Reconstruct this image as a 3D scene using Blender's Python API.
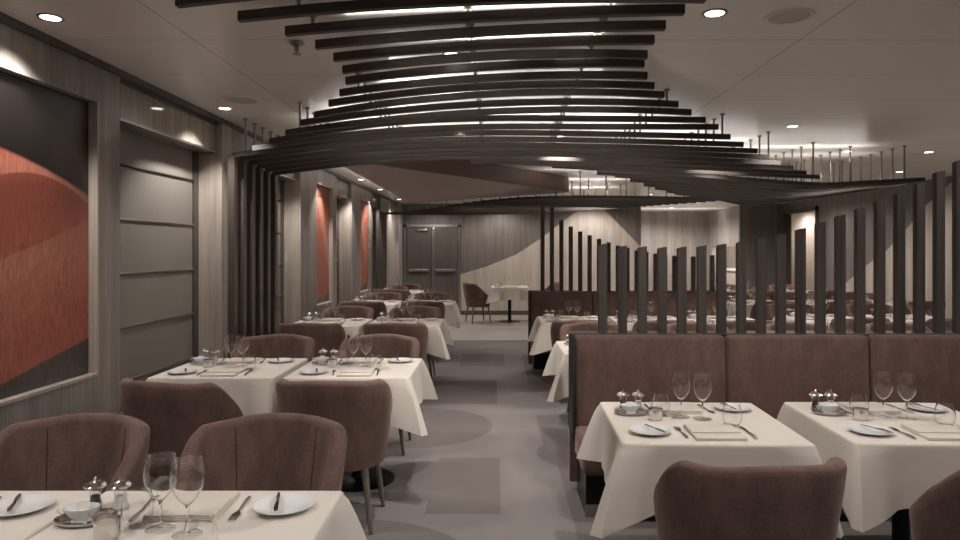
import bpy, bmesh, math, random
from math import sin, cos, pi, radians as R
from mathutils import Vector, Matrix
for o in list(bpy.data.objects): bpy.data.objects.remove(o)
S = bpy.context.scene
COL = S.collection

# ------------------------------------------------------------------ camera, world, exposure
HC, F, VX, VY = 1.53, 690.0, 497.0, 250.0       # eye height, focal length in px, vanishing point
cam = bpy.data.cameras.new('camera'); camo = bpy.data.objects.new('camera', cam); COL.objects.link(camo)
camo.location = (0, 0, HC); camo.rotation_euler = (R(90), 0, 0)
cam.sensor_width = 36; cam.lens = F / 960 * 36
cam.shift_x = -(VX - 480) / 960; cam.shift_y = -(270 - VY) / 960
cam.clip_start = .05; cam.clip_end = 100
S.camera = camo
w = bpy.data.worlds.new('world'); S.world = w; w.use_nodes = True
w.node_tree.nodes['Background'].inputs[0].default_value = (.9, .85, .8, 1)
w.node_tree.nodes['Background'].inputs[1].default_value = .05
S.view_settings.view_transform = 'Standard'; S.view_settings.look = 'None'
S.view_settings.gamma = 1; S.view_settings.exposure = 0.48
S.view_settings.use_curve_mapping = False
LAMP_W = 26.0
UPLIGHT_W = 1.7
ZC = 2.62                                      # ceiling height
XW = -2.3                                      # left wall plane
XR = 6.7                                       # right wall plane
YF = 16.3                                      # far wall plane
def P(px, py, Y): return Vector(((px - VX) * Y / F, Y, HC + (VY - py) * Y / F))

# ------------------------------------------------------------------ materials
class NT:
    def __init__(s, name):
        s.m = bpy.data.materials.new(name); s.m.use_nodes = True
        s.t = s.m.node_tree; s.b = s.t.nodes['Principled BSDF']
    def n(s, typ, **kw):
        x = s.t.nodes.new(typ)
        for k, v in kw.items(): setattr(x, k, v)
        return x
    def set(s, sock, v):
        if isinstance(v, bpy.types.NodeSocket): s.t.links.new(v, sock)
        else: sock.default_value = v
    def math(s, op, a, b=0.0, c=None):
        x = s.n('ShaderNodeMath', operation=op); s.set(x.inputs[0], a); s.set(x.inputs[1], b)
        if c is not None: s.set(x.inputs[2], c)
        return x.outputs[0]
    def mix(s, f, a, b):
        x = s.n('ShaderNodeMix', data_type='RGBA'); s.set(x.inputs[0], f)
        s.set(x.inputs[6], a if isinstance(a, bpy.types.NodeSocket) else (*a, 1)); s.set(x.inputs[7], b if isinstance(b, bpy.types.NodeSocket) else (*b, 1))
        return x.outputs[2]
    def coord(s, which='Object'): return s.n('ShaderNodeTexCoord').outputs[which]
    def world(s): return s.n('ShaderNodeNewGeometry').outputs['Position']
    def mapping(s, v, scale):
        x = s.n('ShaderNodeMapping'); s.t.links.new(v, x.inputs[0]); x.inputs['Scale'].default_value = scale
        return x.outputs[0]
    def noise(s, v, scale=5, detail=3, rough=.5):
        x = s.n('ShaderNodeTexNoise'); s.t.links.new(v, x.inputs['Vector'])
        x.inputs['Scale'].default_value = scale; x.inputs['Detail'].default_value = detail; x.inputs['Roughness'].default_value = rough
        return x.outputs['Fac']
    def ramp(s, f, stops):
        x = s.n('ShaderNodeValToRGB'); s.t.links.new(f, x.inputs[0]); e = x.color_ramp.elements
        while len(e) < len(stops): e.new(.5)
        for q, (p, c) in zip(e, stops): q.position = p; q.color = (*c, 1)
        return x.outputs[0]
    def xyz(s, v):
        x = s.n('ShaderNodeSeparateXYZ'); s.t.links.new(v, x.inputs[0]); return x.outputs
    def bump(s, h, strength=.2, dist=.002):
        x = s.n('ShaderNodeBump'); s.t.links.new(h, x.inputs['Height']); x.inputs['Strength'].default_value = strength; x.inputs['Distance'].default_value = dist
        s.t.links.new(x.outputs[0], s.b.inputs['Normal'])
    def base(s, c): s.set(s.b.inputs['Base Color'], c if isinstance(c, bpy.types.NodeSocket) else (*c, 1))
    def p(s, **kw):
        for k, v in kw.items(): s.b.inputs[k.replace('_', ' ')].default_value = v
        return s
def sc(c, k): return tuple(x * k for x in c)
def plain(name, c, rough=.5, metal=0, **kw):
    m = NT(name); m.base(c); m.p(Roughness=rough, Metallic=metal, **kw); return m.m
def wood(name, c, axis='z', rough=.4, var=.35, fine=90, world=True):
    m = NT(name); v = m.world() if world else m.coord()
    s_ = {'z': (fine, fine, 1.6), 'x': (1.6, fine, fine), 'y': (fine, 1.6, fine)}[axis]
    n1 = m.noise(m.mapping(v, s_), 1, 4, .6)
    s2 = {'z': (9, 9, .3), 'x': (.3, 9, 9), 'y': (9, .3, 9)}[axis]
    n2 = m.noise(m.mapping(v, s2), 1, 2)
    f = m.math('ADD', m.math('MULTIPLY', n1, .6), m.math('MULTIPLY', n2, .4))
    m.base(m.ramp(f, [(.3, sc(c, 1 - var)), (.5, c), (.72, sc(c, 1 + var))]))
    m.p(Roughness=rough); m.bump(n1, .08); return m.m
def velvet(name, c):
    m = NT(name); v = m.coord()
    n = m.noise(m.mapping(v, (1, 1, .45)), 9, 6, .72); n2 = m.noise(v, 90, 2)
    f = m.math('ADD', m.math('MULTIPLY', n, .75), m.math('MULTIPLY', n2, .25))
    m.base(m.ramp(f, [(.34, sc(c, .7)), (.5, c), (.66, sc(c, 1.32))]))
    m.p(Roughness=.85, Sheen_Weight=.35, Sheen_Roughness=.4); m.b.inputs['Sheen Tint'].default_value = (.75, .62, .56, 1)
    m.b.inputs['Specular IOR Level'].default_value = .2; m.bump(n2, .15, .001); return m.m
W_WALL = wood('grey_brown_wood', (.27, .238, .217), 'z', .38, .5, 60)
W_FAR = wood('far_wall_wood', (.150, .130, .117), 'z', .42, .5, 60)
W_LIGHT = wood('pale_wood', (.47, .41, .355), 'z', .42, .34, 60)
W_GLOSS = wood('glossy_wood', (.34, .30, .26), 'z', .07, .45, 50)
W_DARK = wood('dark_wood', (.085, .068, .059), 'z', .4, .35)
W_SLATX = wood('slat_wood', (.058, .046, .041), 'x', .55, .55, 60)
W_POST = wood('post_wood', (.062, .050, .045), 'z', .4, .55, 60)
W_DOOR = wood('door_wood', (.095, .08, .07), 'z', .4, .3)
W_LEG = wood('leg_wood', (.15, .125, .11), 'z', .4, .3, 60)
W_PLANK = wood('plank_wood', (.38, .345, .31), 'x', .35, .35)
VELVET = velvet('brown_velvet', (.145, .090, .077))
LEATHER = velvet('brown_booth_fabric', (.145, .088, .075))
SEAM = plain('seam_thread', (.045, .028, .025), .8)
DARKF = plain('dark_frame', (.02, .016, .015), .5)
BLACKM = plain('black_metal', (.012, .012, .013), .35, .6)
CHROME = plain('polished_silver', (.72, .70, .68), .12, 1)
STEEL = plain('steel_cutlery', (.55, .53, .50), .16, 1)
BRUSH = plain('brushed_metal', (.42, .40, .38), .35, 1)
CHINA = plain('white_china', (.78, .78, .79), .12)
WAX = plain('cream_wax', (.7, .62, .52), .5)
PAPER = plain('paper_sachet', (.75, .72, .68), .6)
ROD = plain('rod_metal', (.30, .27, .25), .35, .8)
SOFFIT = plain('brown_soffit', (.36, .295, .265), .45)
def cloth(name, c):
    m = NT(name); v = m.coord(); n = m.noise(v, 400, 1); n2 = m.noise(v, 5, 3)
    m.base(m.mix(n2, sc(c, .96), c)); m.p(Roughness=.8, Sheen_Weight=.15); m.bump(n, .06, .0005); return m.m
LINEN = cloth('white_linen', (.70, .645, .58))
NAPK = cloth('napkin_linen', (.66, .60, .53))
def fabric_blind():
    m = NT('blind_fabric'); v = m.world()
    n = m.noise(m.mapping(v, (200, 40, 200)), 1, 2); n2 = m.noise(m.mapping(v, (40, 40, 300)), 1, 2)
    m.base(m.mix(m.math('ADD', m.math('MULTIPLY', n, .5), m.math('MULTIPLY', n2, .5)), (.18, .163, .142), (.31, .28, .25))); m.p(Roughness=.7); m.bump(n, .2, .001); return m.m
BLIND = fabric_blind()
def glass():
    m = NT('clear_glass'); t = m.t
    fr = m.n('ShaderNodeLayerWeight'); fr.inputs['Blend'].default_value = .5
    f = m.math('ADD', .085, m.math('MULTIPLY', m.math('POWER', fr.outputs['Facing'], 3.2), .9))
    tr = m.n('ShaderNodeBsdfTransparent'); tr.inputs[0].default_value = (.955, .955, .95, 1)
    gl = m.n('ShaderNodeBsdfGlossy'); gl.inputs['Roughness'].default_value = .03; gl.inputs[0].default_value = (.97, .97, .97, 1)
    df = m.n('ShaderNodeBsdfDiffuse'); df.inputs[0].default_value = (.8, .8, .8, 1)
    m0 = m.n('ShaderNodeMixShader'); m0.inputs[0].default_value = .025; t.links.new(tr.outputs[0], m0.inputs[1]); t.links.new(df.outputs[0], m0.inputs[2])
    mx = m.n('ShaderNodeMixShader'); t.links.new(f, mx.inputs[0]); t.links.new(m0.outputs[0], mx.inputs[1]); t.links.new(gl.outputs[0], mx.inputs[2])
    t.nodes.remove(m.b); t.links.new(mx.outputs[0], t.nodes['Material Output'].inputs[0]); return m.m
GLASS = glass()
def real_glass():
    m = NT('crystal_glass'); m.base((1, 1, 1)); m.p(Roughness=0.0, IOR=1.45, Transmission_Weight=1.0); return m.m
GLASSR = real_glass()
def emit(name, c, k):
    m = NT(name); m.base((0, 0, 0)); m.b.inputs['Emission Color'].default_value = (*c, 1); m.b.inputs['Emission Strength'].default_value = k; return m.m
LENS = emit('lamp_lens', (1, .95, .86), 6)
LED = emit('light_strip', (1, .93, .84), 3)
def ceiling_mat():
    m = NT('ceiling_panels'); x, y, z = m.xyz(m.world())
    py = m.math('ABSOLUTE', m.math('SUBTRACT', m.math('FRACT', m.math('DIVIDE', m.math('ADD', y, 7.15 - 3.58 + .3575), .715)), .5))
    ly = m.math('LESS_THAN', py, .006)
    px = m.math('ABSOLUTE', m.math('SUBTRACT', m.math('FRACT', m.math('DIVIDE', m.math('ADD', x, 31.4), 3.14)), .5))
    lx = m.math('LESS_THAN', px, .0013)
    l = m.math('MAXIMUM', ly, lx)
    n = m.noise(m.world(), .7, 2)
    m.base(m.mix(l, m.mix(n, (.77, .735, .69), (.80, .765, .72)), (.42, .385, .35))); m.p(Roughness=.28)
    h = m.math('SUBTRACT', 1.0, l); m.bump(h, .3, .003); return m.m
CEIL = ceiling_mat()
def carpet_mat():
    m = NT('patterned_carpet'); x, y, z = m.xyz(m.world())
    def rect(x0, x1, y0, y1):
        a = m.math('LESS_THAN', m.math('ABSOLUTE', m.math('SUBTRACT', x, (x0 + x1) / 2)), (x1 - x0) / 2)
        b = m.math('LESS_THAN', m.math('ABSOLUTE', m.math('SUBTRACT', y, (y0 + y1) / 2)), (y1 - y0) / 2)
        return m.math('MULTIPLY', a, b)
    def circ(cx, cy, r):
        dx = m.math('SUBTRACT', x, cx); dy = m.math('SUBTRACT', y, cy)
        return m.math('LESS_THAN', m.math('ADD', m.math('MULTIPLY', dx, dx), m.math('MULTIPLY', dy, dy)), r * r)
    acc = None
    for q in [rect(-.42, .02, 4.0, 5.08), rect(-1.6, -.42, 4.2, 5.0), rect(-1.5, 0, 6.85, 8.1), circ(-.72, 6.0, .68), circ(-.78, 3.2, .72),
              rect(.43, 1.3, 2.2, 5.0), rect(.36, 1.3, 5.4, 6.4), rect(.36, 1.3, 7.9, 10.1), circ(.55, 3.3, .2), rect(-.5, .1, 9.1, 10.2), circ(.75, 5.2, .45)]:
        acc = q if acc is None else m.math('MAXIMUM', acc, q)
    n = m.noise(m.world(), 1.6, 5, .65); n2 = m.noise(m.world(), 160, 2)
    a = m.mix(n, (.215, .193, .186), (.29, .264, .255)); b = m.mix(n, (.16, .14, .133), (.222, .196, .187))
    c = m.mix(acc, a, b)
    m.base(m.mix(m.math('MULTIPLY', n2, .35), c, (.09, .08, .075))); m.p(Roughness=.95); m.b.inputs['Specular IOR Level'].default_value = .15; m.bump(n2, .4, .003); return m.m
CARPET = carpet_mat()
def art_mat(k):
    m = NT('dune_print'); x, y, z = m.xyz(m.coord('Generated'))
    # y runs along the wall, z upwards; a dune ridge, a second slope, a dark foot and a black sky
    wv = m.math('MULTIPLY', m.noise(m.mapping(m.coord('Generated'), (1, 4, 4)), 1, 2), .10)
    s = m.n('ShaderNodeTexNoise'); m.t.links.new(m.mapping(m.coord('Generated'), (1, 26, 9)), s.inputs['Vector']); s.inputs['Scale'].default_value = 3.5; s.inputs['Detail'].default_value = 4
    rip = s.outputs['Fac']
    red = m.ramp(rip, [(.25, (.27, .060, .038)), (.5, (.40, .108, .070)), (.8, (.50, .18, .125))])
    pale = m.ramp(rip, [(.25, (.40, .145, .095)), (.6, (.52, .24, .165)), (.8, (.60, .33, .24))])
    dark = m.ramp(rip, [(.2, (.035, .028, .025)), (.8, (.11, .09, .08))])
    black = m.ramp(m.noise(m.mapping(m.coord('Generated'), (1, 1.5, 2.2)), 1.6, 2), [(.45, (.010, .007, .006)), (.8, (.07, .042, .034))])
    def above(a, b, c2=0.0, soft=.012):        # 1 where z is above a + b*y + c*y*y
        t = m.math('ADD', m.math('ADD', a, m.math('MULTIPLY', y, b)), m.math('MULTIPLY', m.math('MULTIPLY', y, y), c2))
        q = m.n('ShaderNodeMapRange'); m.t.links.new(m.math('SUBTRACT', z, t), q.inputs[0]); q.inputs[1].default_value = -soft; q.inputs[2].default_value = soft
        return q.outputs[0]
    if k == 0:
        c = m.mix(above(.015, .115, .0, .004), dark, red)
        c = m.mix(m.math('MULTIPLY', above(.26, .19, 0, .16), .9), c, pale)
        c = m.mix(above(.385, .15, .03, .004), c, red)
        c = m.mix(m.math('MULTIPLY', above(.50, .20, -.17, .15), .92), c, (.16, .036, .025))
        c = m.mix(above(.6164, .349, -.3425, .003), c, pale)
        c = m.mix(m.math('MULTIPLY', above(.64, .30, -.30, .05), .85), c, red)
        q = m.n('ShaderNodeMapRange'); m.t.links.new(y, q.inputs[0]); q.inputs[1].default_value = .62; q.inputs[2].default_value = .98
        c = m.mix(m.math('MULTIPLY', m.math('MULTIPLY', q.outputs[0], above(.585, .05, 0, .07)), .9), c, (.03, .012, .010))
        c = m.mix(above(.783, -.049, -.0776, .006), c, black)
    else:
        c = m.mix(above(.02, .05, 0, .01), dark, red)
        c = m.mix(m.math('MULTIPLY', above(1.15, -1.1, .2, .03), 1.0), c, pale)
        c = m.mix(m.math('MULTIPLY', above(1.5, -1.25, .2, .03), 1.0), c, red)
        c = m.mix(above(.86, .18, -.2, .008), c, (.22, .06, .045))
    m.base(c); m.p(Roughness=.4); return m.m
ART0, ART1 = art_mat(0), art_mat(1)

# ------------------------------------------------------------------ mesh helpers
class MB:
    def __init__(s): s.v = []; s.f = []
    def add(s, vs, fs, M=None):
        o = len(s.v)
        s.v += [tuple(M @ Vector(v)) if M else tuple(v) for v in vs]; s.f += [tuple(i + o for i in f) for f in fs]; return s
    def box(s, x0, x1, y0, y1, z0, z1, M=None):
        vs = [(x, y, z) for z in (z0, z1) for y in (y0, y1) for x in (x0, x1)]
        return s.add(vs, [(0, 2, 3, 1), (4, 5, 7, 6), (0, 1, 5, 4), (2, 6, 7, 3), (0, 4, 6, 2), (1, 3, 7, 5)], M)
    def rbox(s, x0, x1, y0, y1, z0, z1, r, seg=3, M=None):
        bm = bmesh.new(); bmesh.ops.create_cube(bm, size=1)
        for v in bm.verts: v.co = ((x0 + x1) / 2 + v.co.x * (x1 - x0), (y0 + y1) / 2 + v.co.y * (y1 - y0), (z0 + z1) / 2 + v.co.z * (z1 - z0))
        bmesh.ops.bevel(bm, geom=list(bm.edges), offset=r, segments=seg, affect='EDGES', profile=.5)
        bm.verts.index_update()
        s.add([v.co[:] for v in bm.verts], [[v.index for v in f.verts] for f in bm.faces], M); bm.free(); return s
    def lathe(s, prof, n=24, M=None, cap0=True, cap1=True):
        vs = [(r * cos(2 * pi * j / n), r * sin(2 * pi * j / n), z) for r, z in prof for j in range(n)]
        fs = [(i * n + j, i * n + (j + 1) % n, (i + 1) * n + (j + 1) % n, (i + 1) * n + j) for i in range(len(prof) - 1) for j in range(n)]
        if cap0: fs.append(tuple(range(n - 1, -1, -1)))
        if cap1: fs.append(tuple((len(prof) - 1) * n + j for j in range(n)))
        return s.add(vs, fs, M)
    def prism(s, poly, a0, a1, axis='z', M=None):
        def p(u, v, a): return {'z': (u, v, a), 'y': (u, a, v), 'x': (a, u, v)}[axis]
        n = len(poly); vs = [p(u, v, a0) for u, v in poly] + [p(u, v, a1) for u, v in poly]
        return s.add(vs, [tuple(range(n - 1, -1, -1)), tuple(range(n, 2 * n))] + [(i, (i + 1) % n, n + (i + 1) % n, n + i) for i in range(n)], M)
    def tube(s, pts, rad, n=8, M=None):
        pts = [Vector(p) for p in pts]; rings = []
        rads = rad if isinstance(rad, (list, tuple)) else [rad] * len(pts)
        for i, p in enumerate(pts):
            d = (pts[min(i + 1, len(pts) - 1)] - pts[max(i - 1, 0)]).normalized()
            a = d.cross(Vector((0, 0, 1)) if abs(d.z) < .9 else Vector((1, 0, 0))).normalized(); b = d.cross(a)
            rings += [p + (a * cos(2 * pi * j / n) + b * sin(2 * pi * j / n)) * rads[i] for j in range(n)]
        k = len(pts)
        fs = [(i * n + j, i * n + (j + 1) % n, (i + 1) * n + (j + 1) % n, (i + 1) * n + j) for i in range(k - 1) for j in range(n)]
        return s.add(rings, fs + [tuple(range(n - 1, -1, -1)), tuple((k - 1) * n + j for j in range(n))], M)
    def build(s, name, mat, parent=None, smooth=None):
        me = bpy.data.meshes.new(name); me.from_pydata(s.v, [], s.f); me.validate(); 
        bm = bmesh.new(); bm.from_mesh(me); bmesh.ops.recalc_face_normals(bm, faces=bm.faces); bm.to_mesh(me); bm.free()
        if smooth: 
            me.shade_smooth(); me.set_sharp_from_angle(angle=R(smooth))
        me.materials.append(mat); o = bpy.data.objects.new(name, me); COL.objects.link(o)
        if parent: o.parent = parent
        return o
def tag(o, label, cat, group=None):
    o['label'] = label; o['category'] = cat
    if group: o['group'] = group
    return o
def thing(name, label, cat, loc=(0, 0, 0), rz=0, group=None):
    o = bpy.data.objects.new(name, None); COL.objects.link(o); o.location = loc; o.rotation_euler = (0, 0, rz); o.empty_display_size = .05
    return tag(o, label, cat, group)
def dup(root, loc, rz=0, label=None, group=None):
    r = root.copy(); COL.objects.link(r); r.location = loc; r.rotation_euler = (0, 0, rz)
    if label: r['label'] = label
    if group: r['group'] = group
    for ch in list(root.children):
        c = ch.copy(); COL.objects.link(c); c.parent = r
        for g in ch.children:
            d = g.copy(); COL.objects.link(d); d.parent = c
    return r
def place(proto, used, loc, rz, label, group):
    if id(proto) not in used:
        used[id(proto)] = 1; proto.location = loc; proto.rotation_euler = (0, 0, rz); tag(proto, label, proto['category'], group); return proto
    return dup(proto, loc, rz, label, group)
USED = {}
def struct(name, mb, mat, parent=None, smooth=None):
    o = mb.build(name, mat, parent, smooth)
    if not parent: o['kind'] = 'structure'
    return o

# ------------------------------------------------------------------ lamps (positions shared by fixture and light)
ORD = 'first second third fourth fifth sixth seventh eighth ninth tenth eleventh twelfth thirteenth fourteenth fifteenth sixteenth seventeenth eighteenth nineteenth twentieth'.split()
ORD += ['twenty-' + a for a in ORD[:9]] + ['thirtieth'] + ['thirty-' + a for a in ORD[:9]]
def build_downlight():
    t = thing('downlight', 'x', 'ceiling light')
    MB().lathe([(.042, -.004), (.055, -.006), (.058, -.002), (.058, 0)], 24, cap0=False, cap1=False).build('trim_ring', BRUSH, t, 40)
    MB().lathe([(.043, -.0045), (.043, -.001)], 24).build('lamp_lens', LENS, t)
    return t
DOWN = build_downlight()
def downlight(x, y, label, z=ZC, watt=1.0, size=165):
    place(DOWN, USED, (x, y, z), 0, 'round recessed downlight ' + label, 'recessed downlights')
    l = bpy.data.lights.new('downlight_beam', 'SPOT'); l.energy = LAMP_W * watt; l.color = (1, .94, .89); l.spot_size = R(size); l.spot_blend = .5; l.shadow_soft_size = .03
    o = bpy.data.objects.new('downlight_beam', l); COL.objects.link(o); o.location = (x, y, z - .03)
def unseen_uplight(x0, x1, y, z, k=1.0, wy=.04, rz=0.0):
    l = bpy.data.lights.new('unseen_uplight_strip', 'AREA'); l.shape = 'RECTANGLE'; l.size = x1 - x0; l.size_y = wy; l.energy = UPLIGHT_W * k * (x1 - x0); l.color = (1, .95, .90)  # unseen area light facing up, added to brighten the ceiling; no fixture
    o = bpy.data.objects.new('unseen_uplight_strip', l); COL.objects.link(o); o.location = ((x0 + x1) / 2, y, z); o.rotation_euler = (pi, 0, rz)

# ------------------------------------------------------------------ the setting
b = MB(); b.box(XW - .6, XR + 1.6, -4, 11.7, -.06, 0); struct('floor', b, CARPET)
b = MB(); b.box(XW - .6, XR + 1.6, 11.7, 21, -.06, 0); struct('floor', b, W_PLANK)
b = MB(); b.box(XW - .6, XR + 1.6, -4, 21, ZC, ZC + .08); struct('ceiling', b, CEIL)
b = MB(); b.box(XW - .6, XR + 1.6, -4.1, -4, 0, ZC); struct('wall_back', b, W_LIGHT)

ARTS = [(3.0, 3.98), (5.98, 6.80), (8.80, 9.65), (11.6, 12.45)]
BLINDS = [(4.21, 5.77), (7.0, 8.08), (9.9, 10.9), (12.75, 13.6)]
AZ0, AZ1 = .81, 2.38
def wall_piece(y0, y1, z0=0.0, z1=ZC, x0=XW - .3, x1=XW, m=W_WALL):
    return struct('wall_left', MB().box(x0, x1, y0, y1, z0, z1), m)
y = -4.0
for kind, (a, c) in sorted([('art', q) for q in ARTS] + [('blind', q) for q in BLINDS], key=lambda q: q[1]):
    wall_piece(y, a, m=W_LIGHT if abs(a - 5.98) < .01 else W_WALL)
    if kind == 'art':
        wall_piece(a, c, 0, AZ0); wall_piece(a, c, AZ1, ZC); wall_piece(a, c, AZ0, AZ1, XW - .3, XW - .065)
        f = MB()                                             # pale lining of the picture recess
        f.box(XW - .065, XW + .002, c - .012, c + .004, AZ0, AZ1); f.box(XW - .065, XW + .002, a - .004, a + .012, AZ0, AZ1)
        f.box(XW - .065, XW + .002, a, c, AZ0 - .004, AZ0 + .012)
        struct('trim_picture_recess', f, W_LIGHT)
    else:
        wall_piece(a, c, 0, ZC, XW - .4, XW - .3)            # back of the window bay
        struct('trim_pelmet', MB().box(XW - .26, XW - .05, a, c, 2.345, 2.57), W_GLOSS)
        struct('trim_pelmet_lip', MB().box(XW - .26, XW - .035, a, c - .02, 2.335, 2.352), BRUSH)
        struct('trim_reveal', MB().box(XW - .19, XW + .003, c - .012, c + .002, 0, 2.335), W_LIGHT)
        struct('trim_reveal', MB().box(XW - .30, XW - .19, c - .10, c - .001, 0, 2.335), W_DARK)
        wall_piece(a, c, 2.57, ZC, XW - .3, XW - .02, W_DARK)
        wall_piece(a, c, 0, .45, XW - .3, XW - .17)
    y = c
wall_piece(y, YF + .1)
struct('trim_cornice', MB().box(XW - .01, XW + .03, -4, YF, ZC - .035, ZC), W_DARK)
struct('baseboard_left', MB().box(XW, XW + .012, -4, YF, 0, .10), W_DARK)

# far wall: dark veneer with a pale mountain-shaped panel, then a deeper alcove to the right
struct('wall_far', MB().box(XW - .3, 3.4, YF, YF + .1, 0, ZC), W_FAR)
pk = [(-.92, 0), (-.92, .94), (-.3, 1.12), (.45, 1.42), (1.0, 1.78), (1.55, 2.2), (2.12, 2.6), (2.42, 2.6), (3.4, 1.60), (3.4, 0)]
struct('trim_pale_panel', MB().prism(pk, YF - .02, YF, 'y'), W_LIGHT)
struct('baseboard_far', MB().box(-.9, 3.4, YF - .03, YF - .02, 0, .1), W_DARK)
struct('wall_alcove', MB().box(3.3, 8.3, 19.5, 19.6, 0, ZC), W_WALL)
struct('wall_alcove', MB().box(3.3, 3.4, YF + .1, 19.5, 0, ZC), W_WALL)
# alcove side wall with a lit servery hatch
struct('wall_alcove', MB().box(5.95, 6.05, YF + .1, 19.5, 0, .62).box(5.95, 6.05, YF + .1, 19.5, 1.62, ZC).box(5.95, 6.05, 19.1, 19.5, .62, 1.62), W_WALL)
struct('wall_servery', MB().box(6.95, 7.0, YF + .1, 19.5, 0, ZC), plain('servery_white', (.55, .5, .45), .5))
ct = thing('servery_counter', 'white servery counter seen through the lit hatch in the far alcove', 'counter', (6.5, 17.8, 0))
MB().rbox(-.42, .42, -1.3, 1.3, .98, 1.03, .01).build('counter_top', plain('counter_white', (.7, .66, .6), .3), ct, 40)
MB().box(-.36, .38, -1.25, 1.25, 0, .98).build('counter_body', plain('counter_front', (.5, .45, .4), .4), ct)
struct('wall_far_right', MB().box(5.74, XR + .1, YF, YF + .1, 0, ZC), W_FAR)

# right wall with its door opening and diagonal pale panel
struct('wall_right', MB().box(XR, XR + .1, -4, 14.45, 0, ZC).box(XR, XR + .1, 14.45, 16.1, 2.36, ZC).box(XR, XR + .1, 16.1, YF, 0, ZC), W_FAR)
dg = [(13.6, 0), (13.6, .70), (13.25, .877), (12.46, 1.26), (11.85, 1.51), (11.22, 1.90), (10.73, 2.23), (10.14, 2.53), (9.9, 2.61), (6.5, 2.61), (6.5, 0)]
struct('trim_pale_panel', MB().prism(dg, XR - .02, XR, 'x'), W_LIGHT)
struct('trim_door_frame', MB().box(XR - .04, XR + .12, 14.38, 14.46, 0, 2.44).box(XR - .04, XR + .12, 16.06, 16.14, 0, 2.44).box(XR - .04, XR + .12, 14.38, 16.14, 2.36, 2.44), W_DARK)
struct('wall_corridor', MB().box(XR + 1.4, XR + 1.5, 12, 19.5, 0, ZC), W_LIGHT)
od = struct('door_3', MB().rbox(0, .78, -.022, .022, .01, 2.33, .004), W_DARK); od.location = (XR + .1, 16.02, 0); od.rotation_euler = (0, 0, R(82))
hg = MB()
for hz in (.25, 1.1, 1.95): hg.tube([(0, -.03, hz), (0, -.03, hz + .12)], .012)
hg.build('hinge', BRUSH, od)

# double door in the far wall
for k, (x0, x1) in enumerate(((-2.13, -1.54), (-1.50, -.93))):
    d = struct(f'door_{k+1}', MB().rbox(x0, x1, YF - .045, YF - .001, .005, 2.06, .006), W_DOOR)
    MB().rbox(x0 + .06, x1 - .06, YF - .10, YF - .07, 1.02, 1.08, .01).box(x0 + .08, x0 + .12, YF - .08, YF - .04, 1.03, 1.07).box(x1 - .12, x1 - .08, YF - .08, YF - .04, 1.03, 1.07).build('push_bar', BRUSH, d, 40)
    if k == 0: MB().rbox(x0 + .25, x0 + .5, YF - .09, YF - .045, 1.97, 2.03, .006).build('door_closer', BRUSH, d, 40)
    else: MB().rbox(x0 - .035, x0 + .03, YF - .06, YF - .04, .02, 2.05, .004).build('astragal', BRUSH, d)
struct('trim_door_frame', MB().box(-2.2, -2.14, YF - .05, YF, 0, 2.13).box(-.92, -.86, YF - .05, YF, 0, 2.13).box(-2.2, -.86, YF - .05, YF, 2.07, 2.13), BRUSH)
# wall return left of the double door
struct('wall_return', MB().box(XW, -2.22, 15.6, YF, 0, ZC), W_WALL)

# dropped soffit with a pointed end
sof = [(-1.60, 6.7), (-1.30, 6.9), (-1.02, 7.4), (.98, 10.15), (1.06, 10.32), (1.0, 10.48), (-1.60, 12.8)]
struct('ceiling_soffit', MB().prism(sof, 2.40, ZC), SOFFIT)
fa = sof[1:6]; fo = [(x + .012, y - .008) for x, y in fa]
struct('trim_soffit_fascia', MB().prism(fa + fo[::-1], 2.404, ZC - .003), plain('fascia_brown', (.15, .095, .072), .4))

# ------------------------------------------------------------------ pictures and blinds
ARTLAB = ['large red dune photograph with a black sky on the near wall', 'red dune photograph behind the dark posts by the left wall',
          'tall red dune photograph with a pale ridge, nearer of the two beyond the posts', 'red dune photograph farthest down the left wall']
for i, (a, c) in enumerate(ARTS):
    t = thing('wall_picture', ARTLAB[i], 'picture', (XW - .06, (a + c) / 2, AZ0 + .012), 0, 'dune photographs along the left wall')
    hw = (c - a) / 2 - .014
    MB().box(0, .012, -hw, hw, 0, AZ1 - AZ0 - .014).build('print', ART0 if i == 0 else ART1, t)
    MB().box(-.004, .0, -hw, hw, 0, AZ1 - AZ0 - .014).build('backing_board', DARKF, t)
BLAB = ['grey roman blind in the window bay beside the large dune picture', 'grey roman blind just past the dark posts on the left wall',
        'roman blind between the two far red pictures', 'roman blind nearest the double door on the left wall']
for i, (a, c) in enumerate(BLINDS):
    t = thing('roman_blind', BLAB[i], 'blind', (XW - .20, a + .004, .46), 0, 'roman blinds in the window bays')
    L = c - a - .11
    prof = []; H = 2.335 - .46
    nf = 5; zs = [H - 2.335 + q for q in (2.335, 2.097, 1.735, 1.37, 1.01, .65)]
    fb = MB()
    for k in range(5):
        zt, zb = zs[k], zs[k + 1]
        fb.box(-.012, 0, 0, L, zb + .006, zt)
    fb.box(-.012, 0, 0, L, 0, zs[5])
    fb.build('blind_fabric', BLIND, t)
    for k in range(1, 6):
        MB().tube([(.004, .0, zs[k]), (.004, L, zs[k])], .009, 8).build('fold_bar', DARKF if k == 1 else BRUSH, t, 40)

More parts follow.
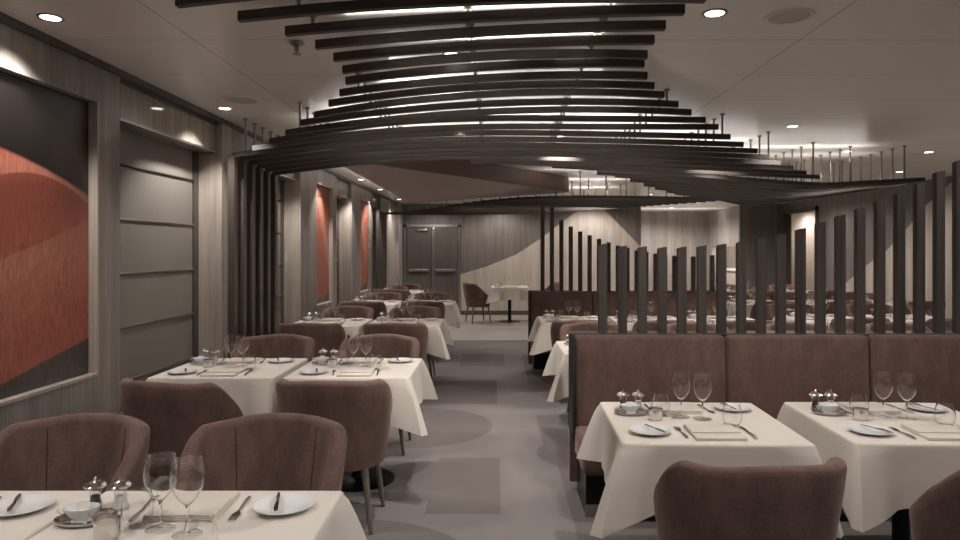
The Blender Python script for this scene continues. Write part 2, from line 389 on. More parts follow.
# ------------------------------------------------------------------ slatted ceiling canopy
def spline(pts, n=28):
    """smooth curve z(x) through the given points"""
    pts = sorted(pts); xs = [p[0] for p in pts]; zs = [p[1] for p in pts]; m = len(pts)
    if m == 3:
        (x0, z0), (x1, z1), (x2, z2) = pts
        def f(x): return z0 * (x - x1) * (x - x2) / ((x0 - x1) * (x0 - x2)) + z1 * (x - x0) * (x - x2) / ((x1 - x0) * (x1 - x2)) + z2 * (x - x0) * (x - x1) / ((x2 - x0) * (x2 - x1))
    else:
        t = [(zs[min(i + 1, m - 1)] - zs[max(i - 1, 0)]) / (xs[min(i + 1, m - 1)] - xs[max(i - 1, 0)]) for i in range(m)]
        def f(x):
            i = max(k for k in range(m - 1) if k == 0 or xs[k] <= x); h = xs[i + 1] - xs[i]; u = (x - xs[i]) / h
            return (2*u**3 - 3*u*u + 1) * zs[i] + (u**3 - 2*u*u + u) * h * t[i] + (3*u*u - 2*u**3) * zs[i + 1] + (u**3 - u*u) * h * t[i + 1]
    return [(xs[0] + (xs[-1] - xs[0]) * k / (n - 1),) * 1 + (f(xs[0] + (xs[-1] - xs[0]) * k / (n - 1)),) for k in range(n)]
SW, SH = .036, .041
def slat(Y, pts, label, group, rods, tilt=0.0):
    c = spline(pts); b = MB(); n = len(c)
    x0 = c[0][0]; ref = Vector((c[n // 2][0], Y, c[n // 2][1]))
    vs = []
    TY = lambda x: -tilt * ((x - x0) / (c[-1][0] - x0) - .0)
    for x, z in c:
        vs += [(x - ref.x, dy + TY(x), z - ref.z + dz) for dy, dz in ((-SW / 2, -SH / 2), (SW / 2, -SH / 2), (SW / 2, SH / 2), (-SW / 2, SH / 2))]
    fs = [(i * 4 + j, i * 4 + (j + 1) % 4, (i + 1) * 4 + (j + 1) % 4, (i + 1) * 4 + j) for i in range(n - 1) for j in range(4)] + [(3, 2, 1, 0), (n * 4 - 4, n * 4 - 3, n * 4 - 2, n * 4 - 1)]
    b.add(vs, fs)
    t = thing('ceiling_slat', label, 'slat', ref, 0, group)
    b.build('slat_board', W_SLATX, t)
    for rx in rods:
        if not c[0][0] + .05 < rx < c[-1][0] - .02: continue
        z = min(c, key=lambda q: abs(q[0] - rx))[1] + SH / 2 - .004
        zt = ZC - .001
        r = MB().tube([(rx - ref.x, TY(rx), z - ref.z), (rx - ref.x, TY(rx), zt - ref.z)], .009, 8)
        r.lathe([(.02, zt - ref.z - .012), (.02, zt - ref.z)], 12, Matrix.Translation((rx - ref.x, TY(rx), 0)))
        r.build('hanging_rod', ROD, t, 40)
Y0, PITCH, TILT = 2.99, .21, .21
LEFT = {0: (177, 2), 1: (239, 17), 2: (286, 31.5), 3: (316, 45), 4: (334, 57.5), 5: (343, 70), 6: (346, 81), 7: (340, 93), 8: (329, 103.5), 9: (315, 115), 10: (301, 123), 11: (286, 133), 12: (270, 141.5), 13: (253, 148.5), 14: (235, 155), 20: (490, 162), 21: (523, 163), 22: (552, 166), 23: (597, 173), 24: (615, 175.6), 25: (630, 180), 26: (644, 184.6), 27: (655, 188), 28: (667, 191), 29: (675, 193)}
RIGHT = {1: (705, -3), 2: (684, 8.5), 3: (665, 25), 4: (654, 40), 5: (647, 55), 6: (644, 64), 7: (647, 76), 8: (654, 86), 9: (664, 95), 10: (678, 104.5), 11: (691, 112.5), 12: (705, 120), 13: (718, 127), 14: (730, 137), 15: (743, 144.5), 16: (757, 151), 17: (769, 157), 18: (780, 163), 19: (793, 168.5), 20: (806, 173), 21: (819, 177), 0: (730, -22)}
MID = {1: -6, 2: 10.7, 3: 28.7, 4: 43, 5: 56, 6: 67, 7: 78.5, 8: 87, 9: 95, 10: 104.5, 11: 112.5, 12: 118.5, 13: 127, 14: 133, 15: 139, 16: 144.5, 17: 149, 18: 153, 19: 157, 20: 160, 0: -22}
SLATG = 'curved dark slats of the ceiling canopy'
for n in range(0, 30):
    Y = Y0 + (n - 1) * PITCH
    if n in MID:
        if n in LEFT: l = P(*LEFT[n], Y)
        else: l = Vector((-2.2, Y, 2.325 - .009 * (n - 14)))
        m_ = P(470, MID[n], Y - .5 * TILT); r = P(*RIGHT[n], Y - TILT); m_.z = min(m_.z, 2.575); r.z = min(r.z, 2.57); pts = [(l.x, l.z), (m_.x, m_.z), (r.x, r.z)]
        if n >= 12:                                           # right wing dips a little before its end
            mid2 = ((m_.x + r.x) / 2 + .15, m_.z + (r.z - m_.z) * .42); lm = ((l.x + m_.x) / 2, l.z + (m_.z - l.z) * .74); pts = [pts[0], lm, pts[1], mid2, pts[2]]
    elif n == 21:
        l = P(*LEFT[n], Y); r = P(*RIGHT[n], Y - TILT); pts = [(l.x, l.z), (1.3, 2.375), (r.x, r.z)]
    else:
        k = (n - 22) / 8; l = P(*LEFT[n], Y)
        lo = (3.35 - .15 * k, 2.22 - .115 * k); hi = (4.45 + .5 * k, 2.265 + .08 * k)
        pts = [(l.x, l.z), ((l.x + lo[0]) / 2, l.z * .55 + lo[1] * .45), lo, ((lo[0] + hi[0]) / 2, lo[1] + (hi[1] - lo[1]) * .42), hi]
    lab = f'{ORD[n]} dark curved ceiling slat counted from the camera in the near canopy'
    if n in (2, 4, 6, 8, 10, 12, 14, 16, 18, 20, 22, 25):
        xa, xb = pts[0][0], pts[-1][0]; zt = max(q[1] for q in spline(pts)) + .026; k_ = .62 + .35 * (n > 12) - .3 * (n == 2)
        unseen_uplight(xa + .15 * (xb - xa), xb - .15 * (xb - xa), Y - .5 * TILT, min(zt, 2.60), k_, .03, -math.atan2(TILT, xb - xa))  # unseen strip added over this slat to wash the ceiling and aisle
    slat(Y, pts, lab, SLATG, [-2.08, -1.45, -.85, -.13, .5, 1.15, 1.8, 2.5, 3.2, 3.7, 4.25], TILT)
N2 = 21
for k in range(N2):
    u = k / (N2 - 1); Y = 9.35 + 4.2 * u
    lx = spline([(0, 1.0), (.2, .42), (.38, -.05), (.56, -.6), (.76, -1.25), (1.0, -2.2)], 101)[min(100, int(u * 100 + .5))][1]
    zl = 2.25 + .07 * sin(pi * min(1, u * 1.15)); rx = 3.1 - 1.5 * u
    slat(Y, [(lx, zl), ((lx + rx) / 2, zl - .01), (rx, 2.215 + .09 * u)], f'{ORD[k]} dark ceiling slat counted from the near edge of the farther canopy', 'curved dark slats of the farther canopy', [(lx + rx) / 2 + .4 * (k % 2), rx - .3] if k % 2 == 0 else [lx + .3])

# ------------------------------------------------------------------ downlights, added uplights, ceiling fittings
for i, yy in enumerate((1.16, 3.23, 5.30, 7.4, 9.0, 10.65, 12.4, 14.8)):
    downlight(-2.09 if i < 4 else -2.10, yy, f'along the left wall, {ORD[i]} from the camera', watt=1.5 if i < 4 else 1.9, size=118 if i < 4 else 96)
for i, (x, yy) in enumerate(((1.0, 3.17), (2.6, 6.07), (3.86, 7.6), (4.8, 7.67))):
    downlight(x, yy, ['right of the slats, nearest the camera', 'beside the right wing of the slats, alone', 'over the tables behind the divider, nearer the slats', 'over the tables behind the divider, farther right'][i], watt=(1.95, 1.3, 1.3, 1.3)[i], size=128)
for i, (x, yy) in enumerate(((-.35, 1.3), (1.0, 1.2), (2.6, 1.2), (2.9, 3.17), (4.6, 4.2), (5.6, 9.6), (4.5, 11.5), (5.6, 13.4), (3.0, 13.5), (.1, 15.5), (-1.5, 15.3), (2.2, 15.5), (1.7, 11.9), (4.5, 17.8), (.9, -1.5), (-1.6, -1.5), (7.5, 17.9), (6.5, 17.6))):  # the pair behind the camera and the servery one are added fill
    downlight(x, yy, ['over the front of the aisle', 'over the near booth tables', 'over the near right corner', 'over the booth outside the view', 'over the right side tables', 'by the pale right panel', 'over the middle right tables', 'by the right doorway', 'before the far wall peak', 'washing the far wall over the lone table', 'before the double doors', 'washing the right of the pale mountain panel', 'above the farther slats', 'in the alcove', 'added as fill behind the camera, aisle', 'added as fill behind the camera, left', 'in the corridor beyond the doorway', 'added inside the servery hatch'][i], watt={0: .8, 1: .8, 5: 1.3, 6: 1.8, 7: 2.0, 8: 2.2, 9: 1.5, 10: 1.2, 11: 1.7, 12: 2.0, 13: 6.5, 14: .5, 15: .5, 16: 2.6, 17: 4.0}.get(i, 1.0))
for i, (x, yy) in enumerate(((-.25, 3.85), (-.3, 5.45), (.6, 6.6), (2.2, 6.9), (.4, 9.9))):
    if yy < 8: yy = 3.0 + .21 * round((yy - 3.0) / .21)
    downlight(x, yy, f'above the canopy slats, {ORD[i]} one hidden by them', watt=2.4, size=62 if yy < 6 else 105)
for x0, x1, yy, z, k in ((.6, 2.4, 9.3, 2.42, .8), (-.4, 2.4, 10.6, 2.42, .9), (-1.2, 2.0, 12.0, 2.42, 1.4), (3.6, 5.8, 18.2, 2.2, 1.6)):
    unseen_uplight(x0, x1, yy, z, k)  # the alcove one is added to brighten the ceiling there
unseen_uplight(-4.35, .65, 9.75, 2.46, .55, .03, pi / 2)  # added along the soffit edge to brighten the narrow ceiling strip beside it
def disc(x, y, r, label):
    t = thing('ceiling_speaker', label, 'speaker', (x, y, ZC), 0, 'round ceiling speakers')
    MB().lathe([(r - .012, -.006), (r, -.008), (r + .006, 0)], 32, cap0=False, cap1=False).build('speaker_rim', CEIL, t, 40)
    MB().lathe([(.001, -.003), (r - .012, -.005), (r - .012, -.001)], 32).build('speaker_grille', plain('speaker_grille', (.50, .47, .43), .6), t, 40)
disc(1.36, 3.21, .105, 'flush round ceiling speaker right of the nearest downlight')
disc(-1.86, 5.0, .13, 'flush round ceiling speaker by the left wall downlight')
t = thing('sprinkler', 'small brass ceiling sprinkler left of the slats', 'sprinkler', (-1.05, 3.62, ZC))
MB().lathe([(.04, -.008), (.03, -.016), (.012, -.018)], 20).build('escutcheon', ROD, t, 40)
MB().lathe([(.010, -.016), (.012, -.04), (.006, -.05), (.004, -.06)], 12).build('nozzle', ROD, t, 40)
MB().lathe([(.022, -.060), (.024, -.063)], 16).build('deflector', ROD, t, 40)

# ------------------------------------------------------------------ posts
def post(x, y, z0, z1, label, group, wx=.052, wy=.045, slope=0.0, m=W_POST, name='divider_post'):
    b = MB(); h = z1 - z0; a, c = wx / 2, wy / 2
    vs = [(-a, -c, 0), (a, -c, 0), (a, c, 0), (-a, c, 0), (-a, -c, h - slope), (a, -c, h + slope), (a, c, h + slope - .008), (-a, c, h - slope - .008)]
    b.add(vs, [(3, 2, 1, 0), (4, 5, 6, 7), (0, 1, 5, 4), (1, 2, 6, 5), (2, 3, 7, 6), (3, 0, 4, 7)])
    o = b.build(name, m); o.location = (x, y, z0); return tag(o, label, 'post', group)
for k in range(6):
    post(-2.2, 5.745 + k * .21, 0, 2.315 - .008 * k, f'{ORD[k]} dark floor-to-canopy post from the camera by the left wall', 'tall dark posts by the left wall', .056, .075, m=W_DARK, name='wall_post')
for k in range(5):
    post(-2.2, 12.75 + k * .2, 0, 2.26, f'{ORD[k]} post of the far group near the double door', 'far dark posts by the left wall', .056, .075, m=W_DARK, name='wall_post')
def interp(tab, x):
    for (a, b_), (c, d) in zip(tab, tab[1:]):
        if a <= x <= c: return b_ + (d - b_) * (x - a) / (c - a)
    return tab[0][1] if x < tab[0][0] else tab[-1][1]
TOPS = [(602, 244), (623, 246.3), (663, 247.3), (683, 247), (703, 245.6), (724, 244), (743, 241), (763, 238), (783, 233.5), (802, 228), (822, 221.5), (841, 214.5), (861, 207), (881, 199), (901, 191), (920, 182), (940, 170), (958, 160), (980, 151), (1040, 145)]
ZB = 1.012
BY = 4.32
for k in range(22):
    px = 602.5 + 19.78 * k; x = (px - VX) * BY / F
    post(x, BY, ZB, P(px, interp(TOPS, px), BY - .04).z, f'{ORD[k]} dark wood post from the aisle end on the near booth', 'posts on the near booth', slope=.004)
TOPS2 = [(541, 203), (551, 205), (560, 219), (570, 226), (579, 231), (588, 234.5), (598, 238.5), (616, 245), (635, 250), (654, 253.4), (673, 255.6), (691, 256.5), (709, 255.6), (720, 254)]
for k in range(19):
    px = 542.5 + 9.42 * k; x = (px - VX) * 8.8 / F
    post(x, 8.8, ZB, P(px, interp(TOPS2, px), 8.76).z, f'{ORD[k]} dark post from the aisle end on the farther booth', 'posts on the farther booth')

# ------------------------------------------------------------------ booths
def booth(name, label, xs, yf, yb, depth_back, rear):
    t = thing('booth_bench', label, 'booth', (xs[0], yf, 0))
    X = [x - xs[0] for x in xs]; L = X[-1]; B = yb - yf
    for a, c in zip(X, X[1:]):
        M = Matrix.Translation((0, B + .07, .44)) @ Matrix.Rotation(R(-3), 4, 'X')
        MB().rbox(a + .016 if a == 0 else a + .003, c - .003, -.07, .09, 0, .565, .028, 4, M).build('back_cushion', LEATHER, t, 60)
        MB().rbox(a + .016 if a == 0 else a + .003, c - .003, 0, B + .04, .28, .46, .03, 4).build('seat_cushion', LEATHER, t, 60)
    MB().rbox(0, L, B + .17, B + depth_back, .06, 1.005, .012, 2).build('back_panel', LEATHER, t, 40)
    MB().rbox(0, .014, B - .02, B + depth_back, .40, 1.008, .005, 2).build('end_panel', DARKF, t, 40)
    MB().box(0, L, B + .08, B + depth_back - .005, 1.004, ZB).build('top_rail', W_DARK, t)
    MB().box(.05, L, .16, B + .2, 0, .28).build('plinth', BLACKM, t)
    MB().box(.045, L, .155, .165, .0, .07).build('kick_strip', BRUSH, t)
    return t
booth('b', 'long brown upholstered booth bench behind the two white tables at right', [.46, 1.405, 2.29, 3.17, 4.05], 3.80, 4.20, .24, 1)
booth('b', 'farther brown booth bench with short posts beside the aisle', [.40, 1.2, 2.05, 2.92], 8.28, 8.68, .22, 1)

# ------------------------------------------------------------------ tub chair
def sup(a, b_, th, n=2.3):
    s, c = sin(th), -cos(th)
    return (a * math.copysign(abs(s) ** (2 / n), s), b_ * math.copysign(abs(c) ** (2 / n), c))
def sstep(x): x = max(0, min(1, x)); return x * x * (3 - 2 * x)
def build_chair():
    t = thing('tub_chair', 'x', 'chair')
    A, B, T = .325, .30, .062; th1 = R(122); N = 56; b = MB(); rows = None
    def taper(z): q = max(0, min(1, (z - .33) / .45)); return .80 + .20 * q ** .75
    for i in range(N + 1):
        u = -1 + 2 * i / N; th = u * th1; a = abs(th)
        top = .846 - .015 * sstep(a / R(50)) - .235 * sstep((a - R(60)) / (th1 - R(60)))
        e = max(0, (abs(u) - .93) / .07); tt = T * math.sqrt(max(0.02, 1 - e * e * .96)); top -= .03 * e * e
        sec = []
        for k in range(8): sec.append((0, .345 + (top - .03 - .345) * k / 7))
        for k in range(1, 6): q = pi * k / 6; sec.append((tt / 2 - tt / 2 * cos(q), top - .03 + .03 * sin(q)))
        for k in range(6): sec.append((tt, top - .03 - (top - .03 - .42) * k / 5))
        rows = len(sec)
        off = (T - tt) / 2
        for o, z in sec:
            s_ = taper(z); o += off
            x, y = sup((A) * s_, (B) * s_, th); x2, y2 = sup(A * s_ - T, B * s_ - T, th); f = o / T
            b.v.append((x + (x2 - x) * f, y + (y2 - y) * f - .05 * (z - .4), z))
    for i in range(N):
        for k in range(rows):
            b.f.append((i * rows + k, (i + 1) * rows + k, (i + 1) * rows + (k + 1) % rows, i * rows + (k + 1) % rows))
    b.f.append(tuple(range(rows))); b.f.append(tuple(N * rows + k for k in reversed(range(rows))))
    sh = b.build('backrest', VELVET, t, 75)
    for sx in (-1, 1):                                        # inside seams of the back
        pts = []
        for k in range(9):
            z = .46 + (.80 - .46) * k / 8; s_ = taper(z); x, y = sup(A * s_ - T - .001, B * s_ - T - .001, sx * R(36)); pts.append((x, y - .05 * (z - .4), z))
        MB().tube(pts, .0018, 6).build('seam', SEAM, sh, 60)
    def disc_(name, sa, prof, mat, par, oy=0):
        m_ = MB(); n = 40
        for s2, z in prof:
            for j in range(n):
                x, y = sup(A * sa * s2, B * sa * s2, 2 * pi * j / n); m_.v.append((x, y + oy, z))
        for i in range(len(prof) - 1):
            for j in range(n): m_.f.append((i * n + j, i * n + (j + 1) % n, (i + 1) * n + (j + 1) % n, (i + 1) * n + j))
        m_.f.append(tuple(range(n))); m_.f.append(tuple((len(prof) - 1) * n + j for j in range(n)))
        return m_.build(name, mat, par, 60)
    disc_('seat_base', .80, [(.94, .335), (1, .345), (1, .40)], VELVET, t)
    disc_('seat_cushion', .78, [(.96, .395), (1, .41), (1, .455), (.97, .475), (.88, .488), (.6, .494), (.25, .496)], VELVET, t, .015)
    for sx in (-1, 1):
        for sy in (-1, 1):
            MB().tube([(sx * .185, sy * .165, .345), (sx * .228, sy * .205, 0)], [.021, .0125], 12).build('leg', W_LEG, t, 60)
    return t
CHAIR = build_chair()

# ------------------------------------------------------------------ tables and tableware
TA = .385
def build_table():
    t = thing('dining_table', 'x', 'table')
    MB().rbox(-TA + .008, TA - .008, -TA + .008, TA - .008, .715, .744, .006, 2).build('table_top', W_DARK, t)
    MB().lathe([(.24, 0), (.24, .012), (.21, .02), (.05, .03), (.04, .045)], 32).build('base', BLACKM, t, 40)
    MB().lathe([(.038, .03), (.038, .715)], 20).build('column', BLACKM, t, 40)
    return t
def build_cloth(seed, drop=.245, fac=(1, 1, 1, 1)):
    rnd = random.Random(seed); a = TA; r = .012; per = []
    ns = 30
    corners = [(-a, -a), (a, -a), (a, a), (-a, a)]; dirs = [(1, 0), (0, 1), (-1, 0), (0, -1)]
    for k in range(4):
        cx, cy = corners[k]; dx, dy = dirs[k]; nx, ny = dy, -dx
        for j in range(ns):
            u = .5 - .5 * cos(pi * (j + .5) / ns) if False else (j + .5) / ns
            u = u + .12 * sin(4 * pi * u) / (2 * pi) * -1
            s_ = u * 2 * a; x, y = cx + dx * s_, cy + dy * s_
            near = min(s_, 2 * a - s_); ck = k if s_ < a else (k + 1) % 4
            per.append((x, y, nx, ny, near, ck, s_, k))
    ph = [rnd.uniform(0, 6) for _ in range(4)]; cd = [rnd.uniform(.8, 1.2) for _ in range(4)]
    n = len(per); b = MB()
    rings = [(-.02, 0, 0), (-.004, 0, 0), (.002, .0035, 0), (.004, .010, 0)] + [(None, q, q) for q in (.06, .14, .24, .36, .48, .60, .72, .84, .93, 1.0)]
    for off, q, tt in rings:
        for x, y, nx, ny, near, ck, s_, k in per:
            if off is not None:
                lim = a + off; b.v.append((max(-lim, min(lim, x + nx * off)), max(-lim, min(lim, y + ny * off)), .748 - q)); continue
            w_ = max(0, 1 - near / .17) ** 1.15; w2 = math.exp(-((near - .175) / .05) ** 2)
            sx, sy = math.copysign(.7071, corners[ck][0]), math.copysign(.7071, corners[ck][1])
            o = .006 + .022 * q + (.007 * sin(s_ * 19 + ph[k]) * q) - .024 * w2 * q
            d = .150 * w_ * q ** .8 * cd[ck]
            z = .738 - q * (drop + .058 * w_ * cd[ck] + .012 * math.exp(-(near / .2) ** 2))
            fx = fac[1] if sx > 0 else fac[3]; fy = fac[2] if sy > 0 else fac[0]
            o *= fac[k]; b.v.append((x + nx * o + sx * d * fx, y + ny * o + sy * d * fy, z))
    for i in range(len(rings) - 1):
        for j in range(n): b.f.append((i * n + j, i * n + (j + 1) % n, (i + 1) * n + (j + 1) % n, (i + 1) * n + j))
    b.f.append(tuple(range(n)))
    o = b.build('tablecloth', LINEN, None, 50)
    return tag(o, 'x', 'tablecloth')
def shell(prof, th):
    """closed glass wall: the outer profile going up, then the inner one coming down"""
    return prof + [(max(.0008, r - th), z + (th * .6 if k == 0 else 0)) for k, (r, z) in reversed(list(enumerate(prof)))]
def build_wine():
    t = thing('wine_glass', 'x', 'wine glass')
    MB().lathe(shell([(.004, .082), (.012, .0855), (.027, .103), (.036, .120), (.0415, .136), (.0452, .153), (.0450, .172), (.0425, .190), (.0395, .207)], .0013), 32).build('bowl', GLASSR, t, 60)
    MB().lathe([(.0055, .0065), (.0042, .02), (.0038, .045), (.0040, .070), (.006, .0815)], 14).build('stem', GLASSR, t, 60)
    MB().lathe([(.038, 0), (.040, .001), (.038, .0022), (.015, .0035), (.0055, .006)], 32, cap0=False).build('foot', GLASS, t, 60)
    return t
def build_tumbler():
    t = thing('tumbler', 'x', 'water glass')
    MB().lathe(shell([(.022, .0075), (.032, .012), (.038, .022), (.041, .034), (.0418, .050), (.040, .066), (.037, .080), (.0325, .098)], .0013), 32).build('wall', GLASSR, t, 60)
    MB().lathe([(.021, 0), (.025, .002), (.025, .005), (.021, .007)], 28, cap1=False).build('thick_base', GLASS, t, 60)
    return t
def build_plate():
    t = tag(MB().lathe([(.045, 0), (.048, 0), (.050, .003), (.085, .012), (.089, .014), (.089, .016), (.083, .015), (.052, .0065), (.045, .005), (.001, .005)], 40).build('bread_plate', CHINA, None, 60), 'x', 'plate'); return t
def build_knife(L=.20):
    t = thing('table_knife', 'x', 'knife')
    MB().tube([(0, -L / 2, .004), (0, -L / 4, .0055), (0, -.005, .0045)], [.0045, .0065, .0042], 8).build('handle', STEEL, t, 60)
    MB().prism([(-.0045, -.008), (.0045, -.008), (.008, .03), (.009, L / 2 - .03), (.004, L / 2), (-.0045, L / 2 - .01)], .003, .0048).build('blade', STEEL, t)
    return t
def build_fork():
    t = thing('table_fork', 'x', 'fork')
    MB().tube([(0, -.095, .003), (0, -.06, .006), (0, .0, .004), (0, .025, .004)], [.0055, .0055, .003, .0035], 8).build('handle', STEEL, t, 60)
    b = MB().prism([(-.003, .02), (.003, .02), (.012, .042), (.012, .056), (-.012, .056), (-.012, .042)], .0025, .0045)
    for k in range(4): b.prism([(-.0115 + k * .0064, .054), (-.0075 + k * .0064, .054), (-.0083 + k * .0064, .092), (-.0107 + k * .0064, .092)], .003, .0048)
    b.build('tines', STEEL, t); return t
def build_napkin():
    b = MB().rbox(-.105, .105, -.11, .11, 0, .006, .0028, 2).rbox(-.104, .104, -.108, .108, .006, .0115, .0026, 2).rbox(-.102, .104, -.030, .106, .0115, .017, .0026, 2)
    return tag(b.build('napkin', NAPK, None, 50), 'x', 'napkin')
OV = Matrix.Diagonal((1.0, .78, 1, 1))
def build_tray():
    t = thing('condiment_tray', 'x', 'tray')
    MB().lathe([(.001, .003), (.066, .003), (.074, .010), (.080, .013), (.082, .011), (.076, .004), (.066, 0), (.05, 0)], 36, OV).build('dish', CHROME, t, 60)
    MB().tube([(.081 * cos(q * pi / 24), .063 * sin(q * pi / 24), .0125) for q in range(49)], .0022, 6).build('rim_bead', CHROME, t, 60)
    return t
def build_bowl():
    t = thing('sugar_bowl', 'x', 'bowl')
    O2 = Matrix.Diagonal((1.15, .8, 1, 1))
    MB().lathe([(.018, 0), (.024, .002), (.018, .008), (.030, .018), (.040, .034), (.043, .042), (.041, .0425), (.036, .032), (.024, .018), (.002, .014)], 32, O2).build('bowl_body', CHINA, t, 60)
    MB().tube([(.046, 0, .036), (.060, 0, .042), (.064, 0, .034), (.050, 0, .022)], .0028, 8).build('handle', CHINA, t, 60)
    return t
def build_sachet():
    return tag(MB().box(-.016, .016, -.0015, .0015, 0, .036, Matrix.Rotation(R(-24), 4, 'X')).build('sugar_sachet', PAPER), 'x', 'sachet')
def build_shaker(pepper):
    t = thing('pepper_shaker' if pepper else 'salt_shaker', 'x', 'pepper shaker' if pepper else 'salt shaker')
    K = Matrix.Diagonal((1.22, 1.22, 1.22, 1))
    MB().lathe([(.021, 0), (.022, .004), (.016, .014), (.0125, .030), (.014, .046), (.021, .056), (.024, .058)], 20, K, cap1=False).build('glass_body', GLASS, t, 50)
    MB().lathe([(.014, .004), (.0105, .028), (.011, .034), (.001, .0345)], 16, K).build('pepper' if pepper else 'salt', plain('pepper_grains', (.05, .04, .035), .9) if pepper else plain('salt_grains', (.8, .8, .78), .9), t, 60)
    MB().lathe([(.025, .056), (.027, .060), (.022, .066), (.010, .070), (.004, .072), (.0045, .077), (.001, .080)], 20, K).build('cap', CHROME, t, 60)
    return t
def build_votive():
    t = thing('votive_holder', 'x', 'candle holder')
    MB().lathe([(.026, 0), (.032, .003), (.033, .050), (.031, .050), (.030, .006), (.001, .005)], 28).build('cup', CHROME, t, 50)
    MB().lathe([(.0335, .040), (.035, .044), (.035, .054), (.033, .055), (.0315, .050)], 28, cap0=False, cap1=False).build('glass_rim', GLASS, t, 50)
    MB().lathe([(.029, .006), (.029, .026), (.001, .027)], 24).build('candle', WAX, t, 50)
    return t
TABLE = build_table(); CLOTHS = {'': build_cloth(3), 'L': build_cloth(11, fac=(1, 1, 1, 0)), 'R': build_cloth(23, fac=(1, 0, 1, 1)), 'l': build_cloth(31, fac=(1, 1, 1, .5)), 'r': build_cloth(37, fac=(1, .5, 1, 1)), 'm': build_cloth(41, fac=(1, .4, 1, .4)), 'M': build_cloth(43, fac=(1, 0, 1, 0))}
WINE, TUMB, PLATE, KNIFE, FORK, NAPKIN, TRAY, BOWL, SACH, SALT, PEPPER, VOTIVE = build_wine(), build_tumbler(), build_plate(), build_knife(), build_fork(), build_napkin(), build_tray(), build_bowl(), build_sachet(), build_shaker(0), build_shaker(1), build_votive()
BKNIFE = build_knife(.155); BKNIFE.name = 'butter_knife'
TT = .7485
tcount = [0]
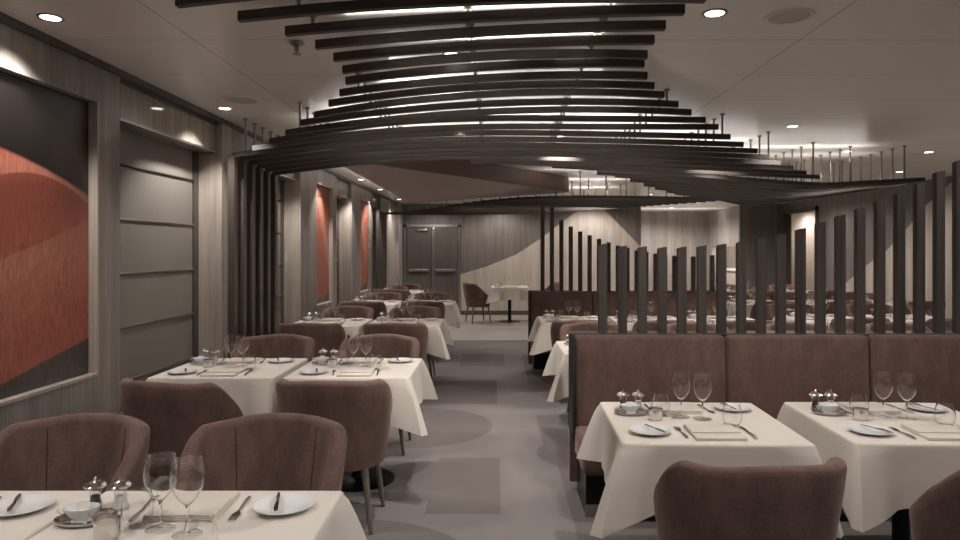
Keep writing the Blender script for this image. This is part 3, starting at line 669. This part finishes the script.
def table(x, y, desc, rz=0.0, detail=2, near=True, far=True, nrot=0.0, frot=0.0, ndx=0.0, fdx=0.0, ndy=0.0, fdy=0.0, c='', gdx=0.0, tdx=0.0):
    i = tcount[0]; tcount[0] += 1; rnd = random.Random(i * 7 + 1)
    M = Matrix.Translation((x, y, 0)) @ Matrix.Rotation(rz, 4, 'Z')
    def put(proto, u, v, rot, label, group, z=TT):
        p = M @ Vector((u, v, z)); place(proto, USED, p, rz + rot, label, group)
    put(TABLE, 0, 0, 0, f'square pedestal table of {desc}', 'square pedestal tables', 0)
    put(CLOTHS[c], 0, 0, 0, f'white linen tablecloth on {desc}', 'white tablecloths', 0)
    j = lambda a: rnd.uniform(-a, a)
    for s, sn in ((1, 'near'), (-1, 'far')):
        r0 = 0 if s == 1 else pi
        q = lambda u, v: (s * u + j(.006), s * v + j(.006))
        px_, py_ = q(-.245, -.22)
        put(PLATE, px_, py_, j(.2), f'white bread plate, {sn} side of {desc}', 'white bread plates')
        put(BKNIFE, px_ + s * .02, py_, r0 + .35 + j(.1), f'butter knife on plate, {sn} side of {desc}', 'butter knives on plates', TT + .0155)
        put(NAPKIN, *q(.03, -.235), r0 + j(.05), f'folded cream napkin, {sn} side of {desc}', 'folded napkins')
        put(FORK, *q(-.115, -.22), r0 + .1 + j(.1), f'dinner fork, {sn} side of {desc}', 'dinner forks')
        put(KNIFE, *q(.17, -.215), r0 + .1 + j(.1), f'dinner knife, {sn} side of {desc}', 'table knives')
        put(TUMB, *q(.135, -.10), j(1), f'stemless water glass, {sn} side of {desc}', 'stemless water glasses')
    put(WINE, -.045 + gdx, .068, 0, f'left stemmed wine glass on {desc}', 'stemmed wine glasses')
    put(WINE, .045 + gdx, .035, 0, f'right stemmed wine glass on {desc}', 'stemmed wine glasses')
    put(VOTIVE, -.175, .015, 0, f'small silver candle holder on {desc}', 'silver candle holders')
    if detail:
        put(TRAY, -.265 + tdx, .13, .15, f'oval silver tray on {desc}', 'silver condiment trays')
        put(BOWL, -.272 + tdx, .12, .2 + pi, f'white sugar bowl on {desc}', 'white sugar bowls', TT + .0035)
        put(SACH, -.272 + tdx, .122, .3, f'paper sugar sachet on {desc}', 'sugar sachets', TT + .022)
        put(PEPPER, -.292 + tdx, .222, 0, f'glass pepper shaker on {desc}', 'pepper shakers')
        put(SALT, -.218 + tdx, .222, 0, f'glass salt shaker on {desc}', 'salt shakers')
    if near: put(CHAIR, ndx, -TA - .30 + ndy, nrot, f'brown tub chair, near side of {desc}', 'brown velvet tub chairs', 0)
    if far: put(CHAIR, fdx, TA + .365 + fdy, pi + frot, f'brown tub chair, far side of {desc}', 'brown velvet tub chairs', 0)

table(-.885, 1.86, 'nearest table left of the aisle', near=False, c='L', fdx=-.02, gdx=-.01, tdx=-.035)
table(-1.672, 1.86, 'nearest table under the large dune picture', near=False, frot=-.05, c='R', fdx=-.02)
table(-.925, 4.60, 'second aisle-side table on the left', ndx=.02, c='L')
table(-1.755, 4.60, 'second wall-side table, by the first blind', nrot=-.27, ndx=.02, ndy=-.04, c='R')
table(-.985, 7.47, 'third aisle-side table on the left', c='L')
table(-1.80, 7.47, 'third wall-side table, past the dark posts', c='R')
table(-1.03, 10.25, 'fourth aisle-side table on the left', c='L')
table(-1.84, 10.25, 'fourth wall-side table on the left', c='M')
table(-1.84, 13.0, 'last wall-side table before the double door', detail=1, c='L')
table(.905, 3.16, 'near booth table beside the aisle', rz=-.03, far=False, nrot=.10, ndx=-.01, c='r')
table(1.85, 3.16, 'near booth table at the right edge', rz=-.03, far=False, nrot=.25, ndx=-.02, c='l')
for i, x in enumerate((.895, 1.84, 2.78, 3.72)):
    table(x, 5.55, f'{ORD[i]} table from the aisle behind the near booth', near=False, c='rmml'[i])
for i, x in enumerate((.86, 1.69, 2.52)):
    table(x, 7.75, f'{ORD[i]} table from the aisle at the farther booth', far=False, c='RML'[i])
for i, x in enumerate((3.75, 4.75)):
    table(x, 7.95, f'{["nearer", "farther"][i]} middle table right of the farther booth', c='rl'[i])
for i, x in enumerate((3.85, 4.85, 5.85)):
    table(x, 10.3, f'{ORD[i]} table in the row by the right wall', detail=1, c='rml'[i])
for i, x in enumerate((4.6, 5.7)):
    table(x, 12.8, f'{["left", "right"][i]} table in last row before right doorway', detail=1)
table(.27, 14.75, 'lone table before the far wall', near=False, far=False, detail=1)
place(CHAIR, USED, (-.40, 14.6, 0), -pi / 2 + .35, 'brown velvet tub chair left of the lone table by the far wall', 'brown velvet tub chairs')
place(CHAIR, USED, (1.08, 14.95, 0), pi / 2 - .2, 'brown velvet tub chair right of the lone table by the far wall', 'brown velvet tub chairs')
